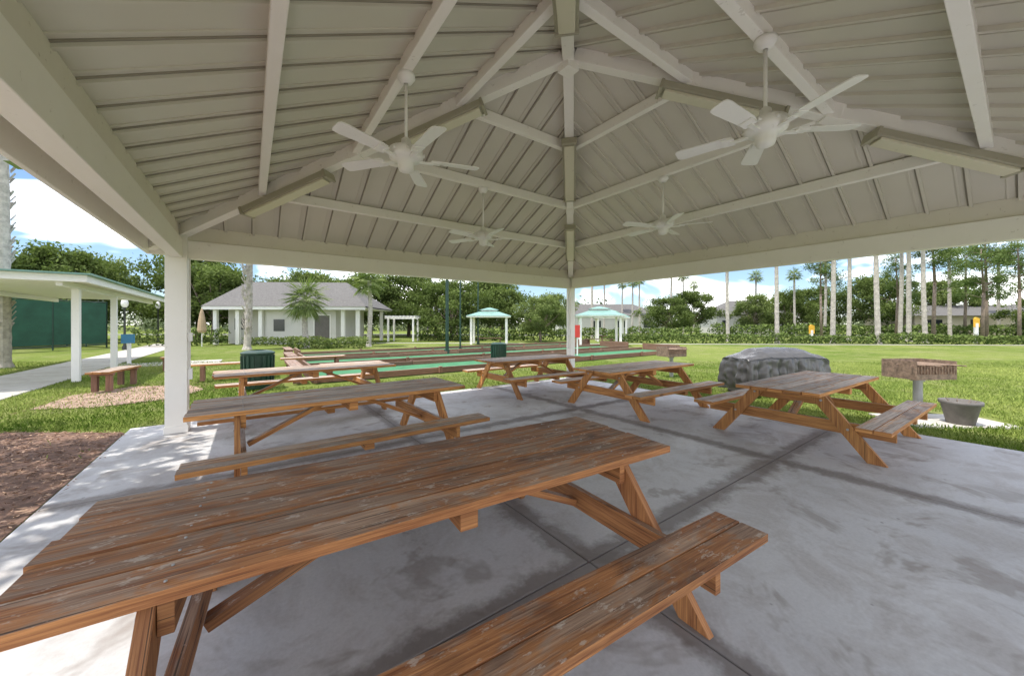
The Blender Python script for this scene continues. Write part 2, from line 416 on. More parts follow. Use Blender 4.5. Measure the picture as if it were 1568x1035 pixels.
table(4.28,5.22,34,2.5,M_wood2,.9,6)
random.seed(11)
# ------------------------------------------------------------ ground
g=MB(); g.poly([(-500,-300,-.035),(500,-300,-.035),(500,700,-.035),(-500,700,-.035)]); g.obj('ground_lawn',[M_grass])
p=MB(); p.abox((-6.1,-6,-.06),(-4.2,40,-.012)); p.obj('sidewalk_path',[M_path],rz=TH)
p=MB(); p.abox((-4.2,19,-.06),(-1.0,20.6,-.014)); p.obj('side_path',[M_path],rz=TH)
mu=MB(); MUL=[(-1.47,7.55),(-2.9,8.6),(-3.6,7.0),(-3.9,4),(-4.0,0),(-4.0,-4),(-1.47,-4)]
mu.poly([W(u,v,-.018) for u,v in MUL][::-1]); mu.obj('mulch_bed_soil',[M_mulch])
PKB=[(-3.3,10.6),(-2.4,10.2),(-1.3,10.4),(-.9,11.5),(-1.3,12.6),(-2.4,13.0),(-3.2,12.2)]
pk=MB(); pk.poly([W(u,v,-.02) for u,v in PKB]); pk.obj('pine_straw_bed',[M_pinkmulch])
def pip(u,v,P):
    ins=False; n=len(P); j=n-1
    for i in range(n):
        if (P[i][1]>v)!=(P[j][1]>v) and u<(P[j][0]-P[i][0])*(v-P[i][1])/(P[j][1]-P[i][1])+P[i][0]: ins=not ins
        j=i
    return ins
def leafobj(name,C,A,B,rn,mat,parent=None):
    n=len(C); V=np.empty((n,4,3),dtype=np.float32)
    V[:,0]=C-A;V[:,1]=C-B;V[:,2]=C+A;V[:,3]=C+B
    me=bpy.data.meshes.new(name); me.vertices.add(n*4); me.vertices.foreach_set('co',V.ravel())
    me.loops.add(n*4); me.loops.foreach_set('vertex_index',np.arange(n*4,dtype=np.int32))
    me.polygons.add(n); me.polygons.foreach_set('loop_start',np.arange(0,n*4,4,dtype=np.int32)); me.polygons.foreach_set('loop_total',np.full(n,4,dtype=np.int32))
    ca=me.color_attributes.new('rnd','FLOAT_COLOR','CORNER')
    cc=np.ones((n,4,4),dtype=np.float32); cc[:,:,:3]=np.clip(rn,0,1)[:,None,None]; ca.data.foreach_set('color',cc.ravel())
    me.materials.append(mat); me.update(calc_edges=True); me.validate()
    o=bpy.data.objects.new(name,me); COL.objects.link(o)
    if parent: o.parent=parent
    return o
def runit(n):
    a=np.random.normal(size=(n,3)); return a/np.linalg.norm(a,axis=1)[:,None]
C=[]
while len(C)<15000:
    if len(C)%5==0:
        u=random.uniform(-3.7,-.5);v=random.uniform(9.8,13.4)
        cu,cv=-2.1,11.6
        if math.hypot((u-cu)/1.5,(v-cv)/1.7)+random.uniform(-.25,.25)<.95: w=W(u,v); C.append((w.x,w.y,-.012)); continue
    u=random.uniform(-4,-1.36);v=random.uniform(0,8.6)
    if pip(u,v,MUL) or (u>-1.5 and v<7.5 and random.random()<.12):
        w=W(u,v); C.append((w.x,w.y,(.006 if u>-1.46 else -.005)+random.uniform(-.01,.02)*(u<-1.46)))
C=np.array(C);n=len(C);A=runit(n);A[:,2]*=.35;B=runit(n);B[:,2]*=.35
leafobj('mulch_chips',C,A*np.random.uniform(.012,.045,(n,1)),B*np.random.uniform(.006,.016,(n,1)),np.random.rand(n)**1.1,M_chip)
def ingrass(u,v):
    if -1.5<u<7.7 and v<7.78: return False
    if -.6<u<2.6 and v<9.0: return False
    if -6.15<u<-4.15: return False
    if pip(u,v,MUL): return random.random()<.004
    if u>.7 and v>10.3: return False
    if pip(u,v,PKB): return random.random()<.25
    return True
C=[]
tries=0
while len(C)<110000 and tries<600000:
    tries+=1
    D=4.2+11*random.random()**1.25; x=random.uniform(-1.45,1.45)*D
    u,v=toUV(x,D)
    if not ingrass(u,v): continue
    if (x-7.05)**2/1.0+(D-6.1)**2/.36<.9: continue
    C.append((x,D,-.03))
C=np.array(C);n=len(C)
up=np.zeros((n,3));up[:,2]=1; tilt=np.random.normal(0,.45,(n,3));tilt[:,2]=0
A=(up+tilt);hh=np.random.uniform(.012,.036,(n,1))
A=A*hh; C=C+A; sd=runit(n);sd[:,2]=0
pn=np.array([noise.noise(Vector((c[0]*.35,c[1]*.35,0)))+.7*noise.noise(Vector((c[0]*1.7,c[1]*1.7,5)))+(.15 if c[0]>0 else -.1) for c in C])
leafobj('lawn_grass_blades',C,A,sd*.007,np.random.rand(n)*.6+.15+pn*.6,M_blade)
# ------------------------------------------------------------ foliage generators
def crown_arrays(clumps,k,ls):
    Cs=[];rn=[]
    for (cx,cy,cz,r) in clumps:
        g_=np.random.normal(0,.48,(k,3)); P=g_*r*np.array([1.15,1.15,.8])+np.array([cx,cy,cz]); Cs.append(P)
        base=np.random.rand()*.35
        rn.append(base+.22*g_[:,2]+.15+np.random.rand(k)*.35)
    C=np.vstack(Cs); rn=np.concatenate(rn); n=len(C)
    a=runit(n); b=np.cross(a,runit(n)); b/=np.linalg.norm(b,axis=1)[:,None]+1e-6
    s=np.random.uniform(.5,1.4,(n,1))*ls
    return C,a*s,b*s*.5,rn
def inst_of(e,inst):
    for ch in inst.children:
        o=bpy.data.objects.new(ch.name.split('.')[0],ch.data); COL.objects.link(o); o.parent=e
def oak(name,H,Rr,seed,loc,mat=M_oak,k=240,ls=.16,trunkh=.3,ncl=60,inst=None,rz=0,sc=1,zs_=1):
    e=empty(name,loc,rz); e.scale=(sc,sc,sc*zs_)
    if inst: inst_of(e,inst); return e
    random.seed(seed);np.random.seed(seed)
    cl=[];m=MB();th=H*trunkh
    m.cyl((0,0,-.1),(0.1,0,th),H*.032,H*.022,10)
    for i in range(ncl):
        t=random.uniform(0,6.283); q=random.random()**.4; kk=random.random()**.9
        z=th*.95+(H-th)*kk; env=Rr*math.sqrt(max(.04,1-abs(kk*1.1-.38)**2.2/.55))*random.uniform(.65,1.2)
        cr=Rr*random.uniform(.12,.27)
        p=(math.cos(t)*q*env,math.sin(t)*q*env,min(z,H-cr*.4),cr); cl.append(p)
        if i%4==0:
            mid=(p[0]*.4+random.uniform(-.2,.2),p[1]*.4,th+(p[2]-th)*.35)
            m.cyl((0.1,0,th*.92),mid,H*.014,H*.009,6,0,False); m.cyl(mid,p[:3],H*.009,H*.003,6,0,False)
    m.obj('trunk_and_limbs',[M_bark],e,smooth=True)
    C,A,B,rn=crown_arrays(cl,k,ls)
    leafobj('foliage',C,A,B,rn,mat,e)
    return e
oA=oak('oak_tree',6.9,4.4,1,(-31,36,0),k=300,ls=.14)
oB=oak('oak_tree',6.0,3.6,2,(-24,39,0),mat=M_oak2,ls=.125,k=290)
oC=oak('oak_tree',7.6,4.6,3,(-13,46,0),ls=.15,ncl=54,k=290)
allo=[oA,oB,oC]
random.seed(5)
def put(k,x,y,s=1): oak('oak_tree',0,0,0,(x,y,0),inst=allo[k%3],rz=random.uniform(0,6.28),sc=s,zs_=random.uniform(.85,1.2))
for i,(x,y,s) in enumerate([(-36,29,.95),(-41,36,1.1),(-36,42,1.1),(-27,33,.95),(-20,37,1.0),(-6,36,.8),(-1,40,.8),(2.5,32,.6),(-9,43,.9),(-3,50,1),(-33,24,.8),(-17,44,1.05),(-24,46,1.15),
    (6,52,.8),(19,45,.66),(23,47,.7),(33,50,.75),(38,50,.7),(50,50,.95),(62,52,1.05),(46,56,.95),(59,40,.75),(-48,34,1.15),(-50,26,1.1)]):
    put(i,x,y,s)
cl=[]
random.seed(31)
for i in range(230):
    a=random.uniform(-1.25,1.25); D=random.uniform(74,92); x=D*math.tan(a*.86)
    hmax=3.4+2.2*math.sin(x*.06+1)+1.2*math.sin(x*.17)
    cl.append((x,D,random.uniform(.3,max(1,hmax)),random.uniform(1.4,3.2)))
np.random.seed(3)
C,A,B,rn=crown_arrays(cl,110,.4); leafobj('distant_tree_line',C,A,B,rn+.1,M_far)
oak('oak_tree',8.6,3.2,21,(-7.9,1.9,0),k=160,ls=.13,ncl=46,trunkh=.45)
def pine(loc,H,seed,inst=None,sc=1,rz=0):
    e=empty('pine_tree',loc,rz); e.scale=(sc,)*3
    if inst: inst_of(e,inst); return e
    random.seed(seed);np.random.seed(seed); m=MB(); cl=[]
    m.cyl((0,0,-.1),(.15,0,H*.5),.15,.11,8);m.cyl((.15,0,H*.5),(0,.1,H*.97),.11,.03,8)
    for i in range(26):
        z=H*random.uniform(.42,.98); t=random.uniform(0,6.28); r=(1-((z/H-.38)/.62)*.65)*H*.2*random.uniform(.5,1.1)
        p=(math.cos(t)*r,math.sin(t)*r,z+r*.25)
        m.cyl((0.05,0,z-.1),p,.035,.012,5,0,False); cl.append((*p,random.uniform(.4,.75)))
    m.obj('trunk_and_limbs',[M_bark],e,smooth=True)
    C,A,B,rn=crown_arrays(cl,130,.15); leafobj('needles',C,A,B*.45,rn,M_pine,e)
    return e
pA=pine((38,33,0),10.5,31); pB=pine((45,35,0),9,32)
random.seed(8)
for i,(x,y,s) in enumerate([(33,39,.9),(42,40,1.0),(48,37,1.1),(52,42,1.1),(43,31,.85),(56,38,1.2),(50,34,1.0)]):
    pine((x,y,0),0,0,inst=(pA,pB)[i%2],sc=s,rz=random.uniform(0,6))
def palm(name,loc,H,cr,seed,tr=.16,nf=26,boots=False,inst=None,sc=1,rz=0,droop=1.0):
    e=empty(name,loc,rz); e.scale=(sc,)*3
    if inst: inst_of(e,inst); return e
    random.seed(seed);np.random.seed(seed)
    m=MB(); seg=max(6,int(H/.22)); bx,by=random.uniform(-.2,.2),random.uniform(-.2,.2)
    prev=None
    for i in range(seg+1):
        t=i/seg; p=Vector((bx*math.sin(t*2.5),by*math.sin(t*2),H*t-.05)); r=tr*(1.15-.3*t)*(1+.06*(i%2))+ (.08*tr/.16 if i==0 else 0)
        if prev: m.cyl(prev[0],p,prev[1],r,10,0,False)
        prev=(p,r)
    top=prev[0]
    if boots:
        for i in range(int(H*26)):
            z=H*random.uniform(.12,1.0); t=i*2.4; r=tr*1.0
            b0=Vector((math.cos(t)*r,math.sin(t)*r,z)); m.beam(b0,b0+Vector((math.cos(t)*.12,math.sin(t)*.12,.22)),.07,.03)
    m.obj('trunk',[M_palmbark],e)
    Cs=[];As=[];Bs=[];rn=[]
    st=MB()
    for i in range(nf):
        az=i*2.39996+random.uniform(-.2,.2); el=R(80)-(i/nf)*R(120)*droop
        d=Vector((math.cos(az)*math.cos(el),math.sin(az)*math.cos(el),math.sin(el)))
        side=Vector((-math.sin(az),math.cos(az),0)); L=cr*random.uniform(.85,1.1); pos=top.copy(); k=14; br=random.random()*.5
        pts=[]
        for j in range(k+1):
            pts.append(pos.copy()); pos=pos+d*(L/k); d=(d+Vector((0,0,-.075))).normalized()
        h=pts[6]
        st.beam(pts[0],h,.03,.02)
        d2=(pts[7]-pts[6]).normalized()
        for q in range(24):
            an=R(-125+250*q/23); dd=(d2*math.cos(an)+side*math.sin(an)+Vector((0,0,-.18*abs(math.sin(an))-.12-random.random()*.15))).normalized()
            ll=L*.52*(.75+.25*math.cos(an))*random.uniform(.85,1.1); c=h+dd*ll*.5
            w=dd.cross(Vector((0,0,1))).normalized()*.028+Vector((0,0,random.uniform(-.02,.02)))
            Cs.append(c);As.append(dd*ll*.5);Bs.append(w);rn.append(br+random.random()*.5)
    st.obj('frond_stems',[M_palm],e)
    leafobj('fronds',np.array(Cs),np.array(As),np.array(Bs),np.array(rn),M_palm,e)
    return e
tp=palm('palm_tree',(9.0,41,0),9.0,1.5,41,tr=.135,nf=24)
random.seed(9)
for x,y,s in [(15.1,60,1),(19.2,64,.95),(19.06,58,.9),(21.7,62,1),(20.04,46,1),(28.07,60,1.05),(19.5,33,1.0),(34.6,52,.92),(21.75,30,1.05),(35.6,46,.86),(26.3,30,1.1),(31.3,34,1.1),(29.05,29,1.15),(35.8,33,1.15),(35.04,31,1.1),(40.3,38,1.15),(37.6,44,1),(34.75,70,1),(47.9,40,1.1),(59.9,45,1.1),(-7.5,50,.9),(-12.7,55,.95)]:
    palm('palm_tree',(x,y,0),0,0,0,inst=tp,sc=s,rz=random.uniform(0,6))
palm('sabal_palm_tree',(-13.5,24,0),3.2,1.9,51,tr=.17,nf=40,droop=1.15)
palm('sabal_palm_tree',(-10.0,25.5,0),4.6,1.7,52,tr=.14,nf=30,droop=1.1)
palm('sabal_palm_tree',(-16.3,22.5,0),7.0,1.9,53,tr=.17,nf=30,boots=True)
palm('sabal_palm_tree',(-18.3,13.1,0),10.5,2.2,54,tr=.2,nf=30,boots=True)
def hedge(name,pts,w,h,mat=M_hedge,dens=220,ls=.08):
    Cs=[]
    for a,b in zip(pts[:-1],pts[1:]):
        a=Vector(a);b=Vector(b);L=(b-a).length;d=(b-a).normalized();s_=Vector((-d.y,d.x))
        k=int(L*dens*(h+w)); t=np.random.rand(k)*L; o_=(np.random.rand(k)-.5)*w; z=np.random.rand(k)**.7
        wob=np.array([noise.noise(Vector((q*.7,a.x,a.y)))for q in t])
        zz=z*h*(1+wob*.45); o_=o_*(1.1-.3*z+wob*.3)
        Cs.append(np.stack([a.x+d.x*t+s_.x*o_,a.y+d.y*t+s_.y*o_,zz],1))
    C=np.vstack(Cs);n=len(C);a=runit(n);b=np.cross(a,runit(n)); s=np.random.uniform(.6,1.3,(n,1))*ls
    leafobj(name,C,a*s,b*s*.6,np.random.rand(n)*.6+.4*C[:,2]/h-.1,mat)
np.random.seed(12)
hedge('hedge',[(8,31),(20,29.5),(34,28.5),(48,27)],1.4,.7,dens=130,ls=.10)
hedge('hedge',[(-9,34),(4,35),(8,38),(20,39)],1.5,1.1,dens=70,ls=.14)
hedge('hedge',[(-19.5,26.6),(-15.5,26.5),(-10,26.2)],1.0,.6,dens=160,ls=.08,mat=M_oak2)
hedge('shrub_bed',[(-14,22.8),(-9.5,24)],1.3,.6,dens=140,ls=.1,mat=M_oak2)
hedge('hedge',[(-26,25),(-21,27)],1.3,1.1,dens=100,ls=.1)
hedge('hedge',[(24,44),(40,43),(60,41)],2.5,1.4,dens=50,ls=.16)
r=MB(); r.poly([(-60,52,-.02),(90,44.5,-.02),(90,51,-.02),(-60,59,-.02)]); r.obj('road',[M_asph])
k=MB(); k.beam((-60,51.9,.0),(90,44.4,.0),.2,.24); k.obj('road_kerb',[M_path])
k=MB(); k.poly([(-20,30.5,-.022),(60,25.2,-.022),(60,25.8,-.022),(-20,31.2,-.022)]); k.obj('far_path',[M_path])
# ------------------------------------------------------------ clubhouse
cb=empty('clubhouse_building',(-17.2,28,0),R(4))
b=MB()
b.abox((-1.6,0,0),(3.6,6.5,2.75)); b.abox((-5.1,1.2,0),(-1.6,6.2,2.72))
b.obj('walls',[M_wall],cb)
b=MB()
for x in(-5.1,-3.5,-1.85,4.2,5.3): b.abox((x-.13,-.25,0),(x+.13,-.003,2.61),0,'z')
b.abox((1.95,-.04,0),(2.02,-.003,2.2)); b.abox((3.15,-.04,0),(3.22,-.003,2.2)); b.abox((1.95,-.04,2.2),(3.22,-.003,2.28))
b.abox((-5.7,-.62,2.62),(6.0,-.55,2.86)); b.abox((-5.7,-.547,2.76),(6.0,7.2,2.79))
b.abox((4.1,6,0),(4.35,6.25,2.7),0,'z');b.abox((5.2,6,0),(5.45,6.25,2.7),0,'z')
b.obj('posts_and_trim',[M_white],cb)
b=MB(); b.abox((2.025,-.03,0),(3.145,-.004,2.195)); b.obj('door',[M_door],cb)
b=MB(); b.abox((-1.0,-.03,1.0),(-.2,-.004,1.9)); b.abox((-4.6,1.17,1.1),(-3.7,1.197,2.0)); b.obj('windows',[M_glass],cb)
b=MB(); e1=[(-5.8,-.68,2.87),(6.1,-.68,2.87),(6.1,7.3,2.87),(-5.8,7.3,2.87)]; rA=(-4.9,3.3,5.1);rB=(3.2,3.3,5.1)
b.poly([e1[0],e1[1],rB,rA]);b.poly([e1[1],e1[2],rB]);b.poly([e1[2],e1[3],rA,rB]);b.poly([e1[3],e1[0],rA]); b.obj('roof',[M_shingle],cb)
def house(x,y,w,d,h,rh,rz,wm):
    e=empty('stucco_house',(x,y,0),rz)
    b=MB();b.abox((-w/2,-d/2,0),(w/2,d/2,h));b.obj('walls',[wm],e)
    b=MB();q=.5;e1=[(-w/2-q,-d/2-q,h),(w/2+q,-d/2-q,h),(w/2+q,d/2+q,h),(-w/2-q,d/2+q,h)];A_=(-w/2+d*.4,0,h+rh);B_=(w/2-d*.4,0,h+rh)
    b.poly([e1[0],e1[1],B_,A_]);b.poly([e1[1],e1[2],B_]);b.poly([e1[2],e1[3],A_,B_]);b.poly([e1[3],e1[0],A_]);b.obj('roof',[M_shingle],e)
    b=MB()
    for i in range(4): b.abox((-w/2+w*(i+.3)/4,-d/2-.03,.9),(-w/2+w*(i+.65)/4,-d/2-.004,2.1))
    b.obj('windows',[M_glass],e)
house(38,60,11,8,3,2.4,R(-10),M_wall); house(62,50,18,9,2.6,1.5,R(-12),M_house); house(17,68,18,9,3,2.2,0,M_wall)
def bshelter(x,y,w,rz,mat=M_teal,ze=2.05):
    e=empty('bocce_shelter',(x,y,0),rz); b=MB()
    for sx in(-1,1):
        for sy in(-1,1): b.abox((sx*w*.4-.08,sy*w*.3-.08,0),(sx*w*.4+.08,sy*w*.3+.08,ze),0,'z')
    b.abox((-w/2,-w*.4,ze),(w/2,w*.4,ze+.10)); b.obj('posts_and_fascia',[M_white],e)
    b=MB()
    def hip(a,c,z0,z1,k):
        P=[(-a,-c,z0),(a,-c,z0),(a,c,z0),(-a,c,z0)];Q=[(p[0]*k,p[1]*k,z1) for p in P]
        for i in range(4): b.poly([P[i],P[(i+1)%4],Q[(i+1)%4],Q[i]])
        b.poly(Q)
    hip(w/2+.05,w*.4+.05,ze+.103,ze+.46,.4)
    b.obj('roof',[mat],e)
    b=MB();b.abox((-w*.18,-w*.14,ze+.46),(w*.18,w*.14,ze+.56));b.obj('cupola',[M_white],e)
    b=MB();hip(w*.23,w*.19,ze+.563,ze+.76,.15);b.obj('cupola_roof',[mat],e)
    b=MB();b.beam((-w*.3,0,.45),(w*.3,0,.45),.4,.05)
    for sx in(-1,1): b.abox((sx*w*.25-.04,-.15,0),(sx*w*.25+.04,.15,.42))
    b.obj('bench',[M_woodrail],e)
bshelter(-1.75,28.5,3.3,R(0)); bshelter(6.3,26.5,3.4,R(-8)); bshelter(8.9,33,3.0,R(-8))
pg=empty('white_pergola',(-9.8,33,0)); b=MB()
for sx in(-1,1):
    for sy in(-1,1): b.abox((sx*1.1-.07,sy*.8-.07,0),(sx*1.1+.07,sy*.8+.07,2.0),0,'z')
for sy in(-1,1): b.abox((-1.4,sy*.8-.05,2.0),(1.4,sy*.8+.05,2.15))
for i in range(9): b.abox((-1.3+i*.32,-1.1,2.153),(-1.24+i*.32,1.1,2.27),0,'y')
b.obj('pergola_frame',[M_white],pg)
def court(v0,v1,u0,u1):
    c=W((u0+u1)/2,(v0+v1)/2); e=empty('bocce_court',(c.x,c.y,0),TH); a=(u1-u0)/2;d=(v1-v0)/2
    b=MB(); b.abox((-a,-d,-.06),(a,d,.03)); b.obj('turf_surface',[M_turf],e)
    b=MB()
    for s_ in(-1,1):
        n_=int(2*a/3)
        for i in range(n_):
            b.beam((-a+i*2*a/n_+.01,s_*(d+.04),.08),(-a+(i+1)*2*a/n_-.01,s_*(d+.04),.08),.06,.18)
            b.abox((-a+i*2*a/n_-.05,s_*(d+.125)-.045,0),(-a+i*2*a/n_+.05,s_*(d+.125)+.045,.21),0,'z')
        b.beam((s_*(a+.04),-d,.2),(s_*(a+.04),d,.2),.06,.4)
    b.beam((-a-.4,-d,.42),(-a-.4,d,.42),.3,.05)
    for s_ in(-1,0,1): b.abox((-a-.5,s_*d*.9-.05,0),(-a-.3,s_*d*.9+.05,.39),0,'z')
    b.obj('wooden_rails',[M_woodrail],e,bev=.005)
court(10.9,13.2,1.4,19); court(14.6,16.9,1.6,19.5); court(18.3,20.6,1.8,20)
def bench(x,y,rz,L=1.7):
    e=empty('wooden_bench',(x,y,0),rz); b=MB()
    for i in(-1,0,1): b.beam((-L/2,i*.135,.44),(L/2,i*.135,.44),.125,.045)
    b.obj('seat',[M_wood2],e,bev=.005); b=MB()
    for sx in(-1,1):
        for sy in(-1,1): b.abox((sx*L*.36-.05,sy*.12-.05,0),(sx*L*.36+.05,sy*.12+.05,.36),0,'z')
        b.beam((sx*L*.36,-.2,.387),(sx*L*.36,.2,.387),.09,.055)
    b.obj('legs',[M_woodrail],e,bev=.004)
bench(-9.65,8.9,R(115),1.5); bench(-11.6,12.6,R(118),1.4); bench(-7.9,10.4,R(36),1.9); bench(-6.6,12.2,R(36),1.9); bench(-4.5,10.3,R(36),1.6)
def can(x,y,r_=.33,h=.9):
    e=empty('trash_can',(x,y,0)); b=MB()
    b.lathe([(.001,.02),(r_*.9,.02),(r_*.93,.1),(r_,h*.9),(r_*1.06,h*.92),(r_*1.06,h*.96),(r_*.85,h),(r_*.5,h*1.02),(r_*.5,h*.97),(.001,h*.97)],24)
    for i in range(20):
        t=i*math.pi/10; p=Vector((math.cos(t)*r_*.97,math.sin(t)*r_*.97,0)); b.beam(p+Vector((0,0,.08)),p*1.05+Vector((0,0,h*.88)),.05,.025,up=p)
    b.obj('slatted_body',[M_dkgreen],e)
can(-6.15,8.85); can(-.5,13.6,.28,.85)
def grill(x,y,rz,s=1):
    e=empty('park_grill',(x,y,-.03),rz); e.scale=(s,)*3; b=MB()
    w,d=.34,.24
    b.abox((-w,-d,.62),(w,d,.635)); b.abox((-w,-d,.637),(-w+.012,d,.90)); b.abox((w-.012,-d,.637),(w,d,.90)); b.abox((-w+.013,d-.012,.637),(w-.013,d,.90))
    b.abox((-w+.013,-d,.637),(w-.013,-d+.012,.70))
    for i in range(22): b.cyl((-w+.03+i*.029,-d-.03,.845),(-w+.03+i*.029,d-.02,.845),.006,.006,6)
    for yy in(-.2,0,.2): b.cyl((-w-.04,yy,.834),(w+.04,yy,.834),.007,.007,6)
    for sx in(-1,1): b.cyl((sx*.2,-d-.03,.845),(sx*.2,-d-.2,.85),.01,.01,6)
    for i in range(13):
        b.abox((-w+.03+i*.05,-d-.002,.70),(-w+.045+i*.05,-d+.010,.835))
    b.obj('firebox',[M_steel],e); b=MB(); b.cyl((0,0,-.02),(0,0,.62),.055,.055,14); b.cyl((0,0,.57),(0,0,.62),.08,.08,14); b.obj('post',[M_galv],e,smooth=False)
grill(6.88,6.2,R(5),1.08); grill(4.75,10.9,R(20),1.0)
p=MB(); p.abox((-.78,-.42,-.05),(.78,.42,-.012)); p.obj('grill_pad',[M_sand],None,loc=(7.0,5.95,0),rz=R(-3))
e=empty('grey_flower_pot',(7.05,5.75,-.012)); b=MB()
b.lathe([(.001,0),(.15,0),(.21,.30),(.235,.31),(.235,.36),(.20,.36),(.185,.28),(.001,.26)],24); b.obj('pot_body',[M_pot],e,smooth=True)
b=MB()
for i in range(7):
    t=i*.9; b.cyl((math.cos(t)*.08,math.sin(t)*.08,.25),(math.cos(t)*.17,math.sin(t)*.17,.36+.05*random.random()),.006,.003,5)
b.obj('dry_stems',[M_bark],e)
# covered barbecue: fabric draped over a grill with a raised lid and side shelves
def coverh(x,y):
    lid=1.04-.35*max(0,abs(y)-.12)**1.5*3
    k=1/(1+math.exp((abs(x)-.68)*13))
    return .86+(lid-.86)*k
me=bpy.data.meshes.new('cover'); vs=[];fs=[]
NX,NY=120,44; hx,hy=.98,.40
idx={}
for i in range(NX+1):
    for j in range(NY+1):
        x=-hx+2*hx*i/NX; y=-hy+2*hy*j/NY
        z=coverh(x,y)
        ex=max(0,(abs(x)-.82)/.16); ey=max(0,(abs(y)-.30)/.10)
        z-=.05*(ex*ex+ey*ey)
        z+=.022*noise.noise(Vector((x*3.2,y*5,1)))+.024*abs(noise.noise(Vector((x*7+y*6,y*4-x*3,4))))-.02*math.exp(-((abs(x)-.8)/.13)**2-(y/.25)**2)
        idx[(i,j)]=len(vs); vs.append((x,y,z))
for i in range(NX):
    for j in range(NY): fs.append((idx[(i,j)],idx[(i+1,j)],idx[(i+1,j+1)],idx[(i,j+1)]))
ring=[(i,0) for i in range(NX)]+[(NX,j) for j in range(NY)]+[(i,NY) for i in range(NX,0,-1)]+[(0,j) for j in range(NY,0,-1)]
prev=[idx[q] for q in ring]; n_=len(ring); LV=18
for l in range(1,LV+1):
    f=l/LV; cur=[]
    for q,(i,j) in enumerate(ring):
        x,y,z=vs[idx[(i,j)]]
        nx=(x/hx)**9; ny=(y/hy)**9; nl=math.hypot(nx,ny) or 1; nx/=nl;ny/=nl
        s_=q/n_*2*math.pi
        amp=.06*f**.7
        fold=amp*(math.sin(s_*13+1.5*math.sin(s_*4))**3+.5*math.sin(s_*29+2*math.sin(s_*5)))+.04*math.sin(f*2.6)+.03*noise.noise(Vector((x*6,y*6,f*6)))
        cur.append(len(vs)); vs.append((x+nx*fold,y+ny*fold,z*(1-f)+(.10+.02*math.sin(s_*15))*f))
    for q in range(n_):
        k2=(q+1)%n_; fs.append((prev[q],cur[q],cur[k2],prev[k2]))
    prev=cur
me.from_pydata(vs,[],fs); me.materials.append(M_cover); me.polygons.foreach_set('use_smooth',[True]*len(fs))
e=empty('covered_barbecue_grill',(5.95,8.3,-.03),R(8)); o=bpy.data.objects.new('fabric_cover',me); COL.objects.link(o); o.parent=e
b=MB()
for sx in(-1,1):
    for sy in(-1,1): b.cyl((sx*.85,sy*.3-.02,.06),(sx*.85,sy*.3+.02,.06),.06,.06,14)
    b.abox((sx*.8-.03,-.3,.06),(sx*.8+.03,.3,.12))
b.obj('caster_wheels',[M_black],e)
b=MB()
for l0,l1 in zip(range(0,n_),range(1,n_+1)):
    a_=vs[idx[ring[l0%n_]]]; c_=vs[idx[ring[l1%n_]]]
    if Vector(a_)!=Vector(c_): b.cyl(a_,c_,.008,.008,5,0,False)
b.obj('cover_piping',[M_piping],e)
e=empty('walkway_shelter',(0,0,0),TH); b=MB()
for u,v in((-3.85,15.0),(-3.85,18.4),(-6.8,15.0),(-6.8,16.2)): b.abox((u-.075,v-.075,-.02),(u+.075,v+.075,2.5),0,'z')
for u in(-3.85,-6.8): b.abox((u-.06,13.9,2.5),(u+.06,24.3,2.64),0,'y')
b.abox((-7.3,13.75,2.60),(-3.35,13.82,2.78));b.abox((-3.42,13.823,2.60),(-3.35,24.5,2.78),0,'y');b.abox((-7.3,13.823,2.60),(-7.23,24.5,2.78),0,'y')
for i in range(16): b.abox((-7.2,14.2+i*.65,2.643),(-3.45,14.26+i*.65,2.70))
b.obj('posts_and_beams',[M_white],e,bev=.006)
b=MB(); b.abox((-7.22,13.83,2.705),(-3.43,24.5,2.74)); b.obj('roof_deck',[M_frame],e)
b=MB(); b.abox((-7.4,13.65,2.783),(-3.25,24.6,2.82)); b.obj('roof_sheets',[M_teal],e)
e=empty('tennis_court_fence'); b=MB(); P=[(-28.5,15.5),(-27.4,19),(-26.6,24),(-38,28)]
for a_,c_ in zip(P[:-1],P[1:]):
    a_=Vector((*a_,0));c_=Vector((*c_,0)); n_=max(1,int((c_-a_).length/2.4))
    b.beam(a_+Vector((0,0,1.6)),c_+Vector((0,0,1.6)),.02,2.6,mi=1)
    for z in(.2,2.95): b.cyl(a_+Vector((0,0,z)),c_+Vector((0,0,z)),.03,.03,6)
    for i in range(n_+1):
        q=a_.lerp(c_,i/n_); b.cyl(q,q+Vector((0,0,3.0)),.04,.04,8)
b.obj('fence_panels',[M_dkgreen,M_screen],e)
def lamp(x,y,h=2.7):
    e=empty('street_lamp',(x,y,0)); b=MB(); b.lathe([(.12,0),(.12,.15),(.06,.3),(.045,h*.9),(.06,h*.92),(.10,h*.94),(.001,h*.95)],14); b.obj('post',[M_black],e,smooth=True)
    b=MB(); b.lathe([(.08,h*.94),(.15,h*.98),(.17,h*1.04),(.12,h*1.12),(.001,h*1.16)],16); b.obj('globe',[M_white],e,smooth=True)
lamp(-23.3,22); lamp(-30,31,3)
def pole(x,y,h,r_,name='light_pole'):
    e=empty(name,(x,y,0)); b=MB(); b.cyl((0,0,0),(0,0,h),r_,r_*.75,14); b.cyl((0,0,0),(0,0,.25),r_*1.7,r_*1.6,14); b.beam((-.5,0,h),(.5,0,h),.08,.08); b.abox((-.75,-.15,h-.08),(-.4,.15,h+.06)); b.abox((.4,-.15,h-.08),(.75,.15,h+.06)); b.obj('pole_and_heads',[M_dkgreen],e)
pole(-3.3,18.6,6.5,.09); pole(-2.9,20.5,6.5,.05); pole(-2.6,28,6.5,.06)
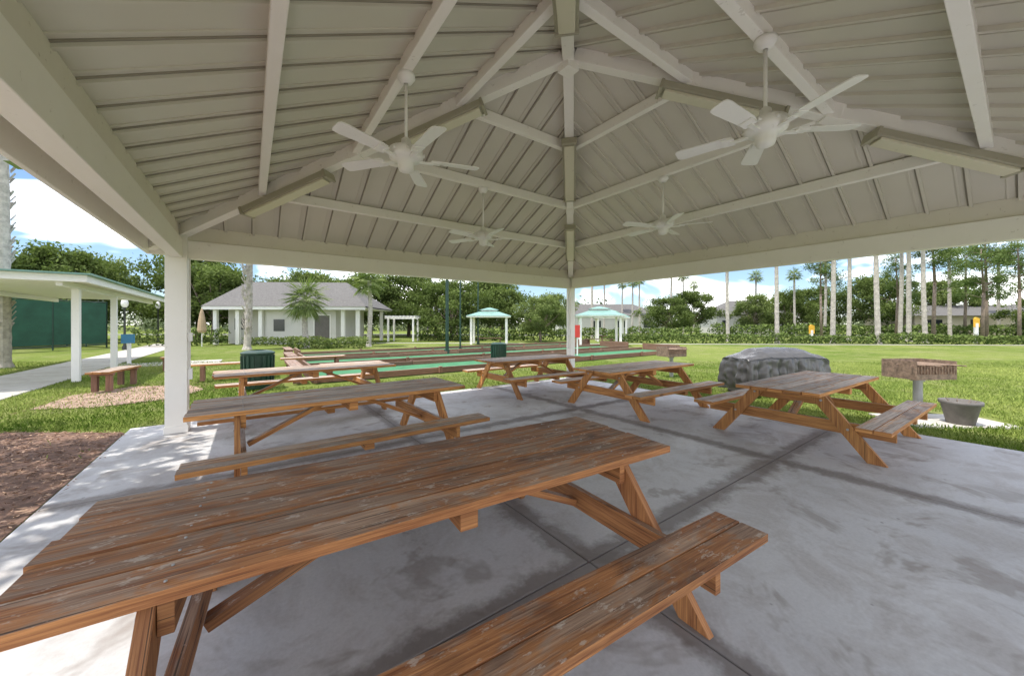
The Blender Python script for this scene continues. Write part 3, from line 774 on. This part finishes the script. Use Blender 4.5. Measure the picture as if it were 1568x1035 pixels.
def sign(x,y,h=1.9):
    e=empty('yellow_sign',(x,y,0)); b=MB(); b.abox((-.09,-.09,0),(.09,.09,h-.3)); b.obj('post',[M_white],e); b=MB(); b.beam((0,-.03,h-.6),(0,-.03,h+.1),.02,.5,up=(1,0,0)); b.cyl((-.0,-.05,h),(0,.05,h),.18,.18,14); b.obj('sign_panel',[M_yel],e)
sign(36.8,29); sign(26.2,32,1.3)
e=empty('red_sign_board',(3.15,17.6,0)); b=MB(); b.abox((-.12,-.02,.9),(.12,.02,1.5)); b.obj('panel',[M_red],e); b=MB(); b.abox((-.03,.022,0),(.03,.06,1.5)); b.obj('post',[M_white],e)
e=empty('notice_board',(-15.0,14.3,0),R(20)); b=MB(); b.abox((-.05,0,0),(.05,.08,1.1)); b.obj('post',[M_white],e); b=MB(); b.abox((-.2,-.05,.8),(.2,-.003,1.15)); b.obj('panel',[M_blue],e)
e=empty('closed_patio_umbrella',(-21.2,25,0)); b=MB(); b.cyl((0,0,0),(0,0,2.7),.03,.03,8); b.obj('pole',[M_white],e); b=MB()
b.lathe([(.20,.95),(.26,1.1),(.2,1.8),(.12,2.3),(.02,2.65)],12); b.obj('folded_canopy',[M_tan],e)
# ------------------------------------------------------------ world, sun, camera
w=bpy.data.worlds.new('World'); S.world=w; w.use_nodes=True; nt=w.node_tree
bg=nt.nodes['Background']
EL=R(72); sd=Vector((-.86*math.cos(EL),-.51*math.cos(EL),math.sin(EL))).normalized()
sky=nt.nodes.new('ShaderNodeTexSky'); sky.sky_type='NISHITA'; sky.sun_disc=False; sky.sun_elevation=EL; sky.sun_rotation=math.atan2(sd.x,sd.y)%(2*math.pi)
sky.air_density=1.0; sky.dust_density=.5
tc=nt.nodes.new('ShaderNodeTexCoord'); mv=mapv(nt,tc.outputs['Generated'],(1,1,2.8))
n=ns(nt,mv,2.6,4,.62,.5); cf=ramp(nt,n,[(.46,0.),(.66,1.)])
cc=mix(nt,mt(nt,'MULTIPLY',cf,.95),mix(nt,1.0,sky.outputs[0],(1.0,1.12,1.3),'MULTIPLY'),(32,31,29.5))
nt.links.new(cc,bg.inputs[0]); bg.inputs[1].default_value=.15
sun=bpy.data.lights.new('sun','SUN'); sun.energy=5.0; sun.angle=R(.5); sun.color=(1,.94,.84)
so=bpy.data.objects.new('sun',sun); COL.objects.link(so); so.rotation_euler=sd.to_track_quat('Z','Y').to_euler(); so.location=(0,0,30)
cam=bpy.data.cameras.new('camera'); cam.sensor_width=36; cam.lens=36*560/1568; cam.shift_y=-.0137; cam.clip_start=.05; cam.clip_end=2000
co=bpy.data.objects.new('camera',cam); COL.objects.link(co); co.location=(0,0,1.55); co.rotation_euler=(R(90),0,0); S.camera=co
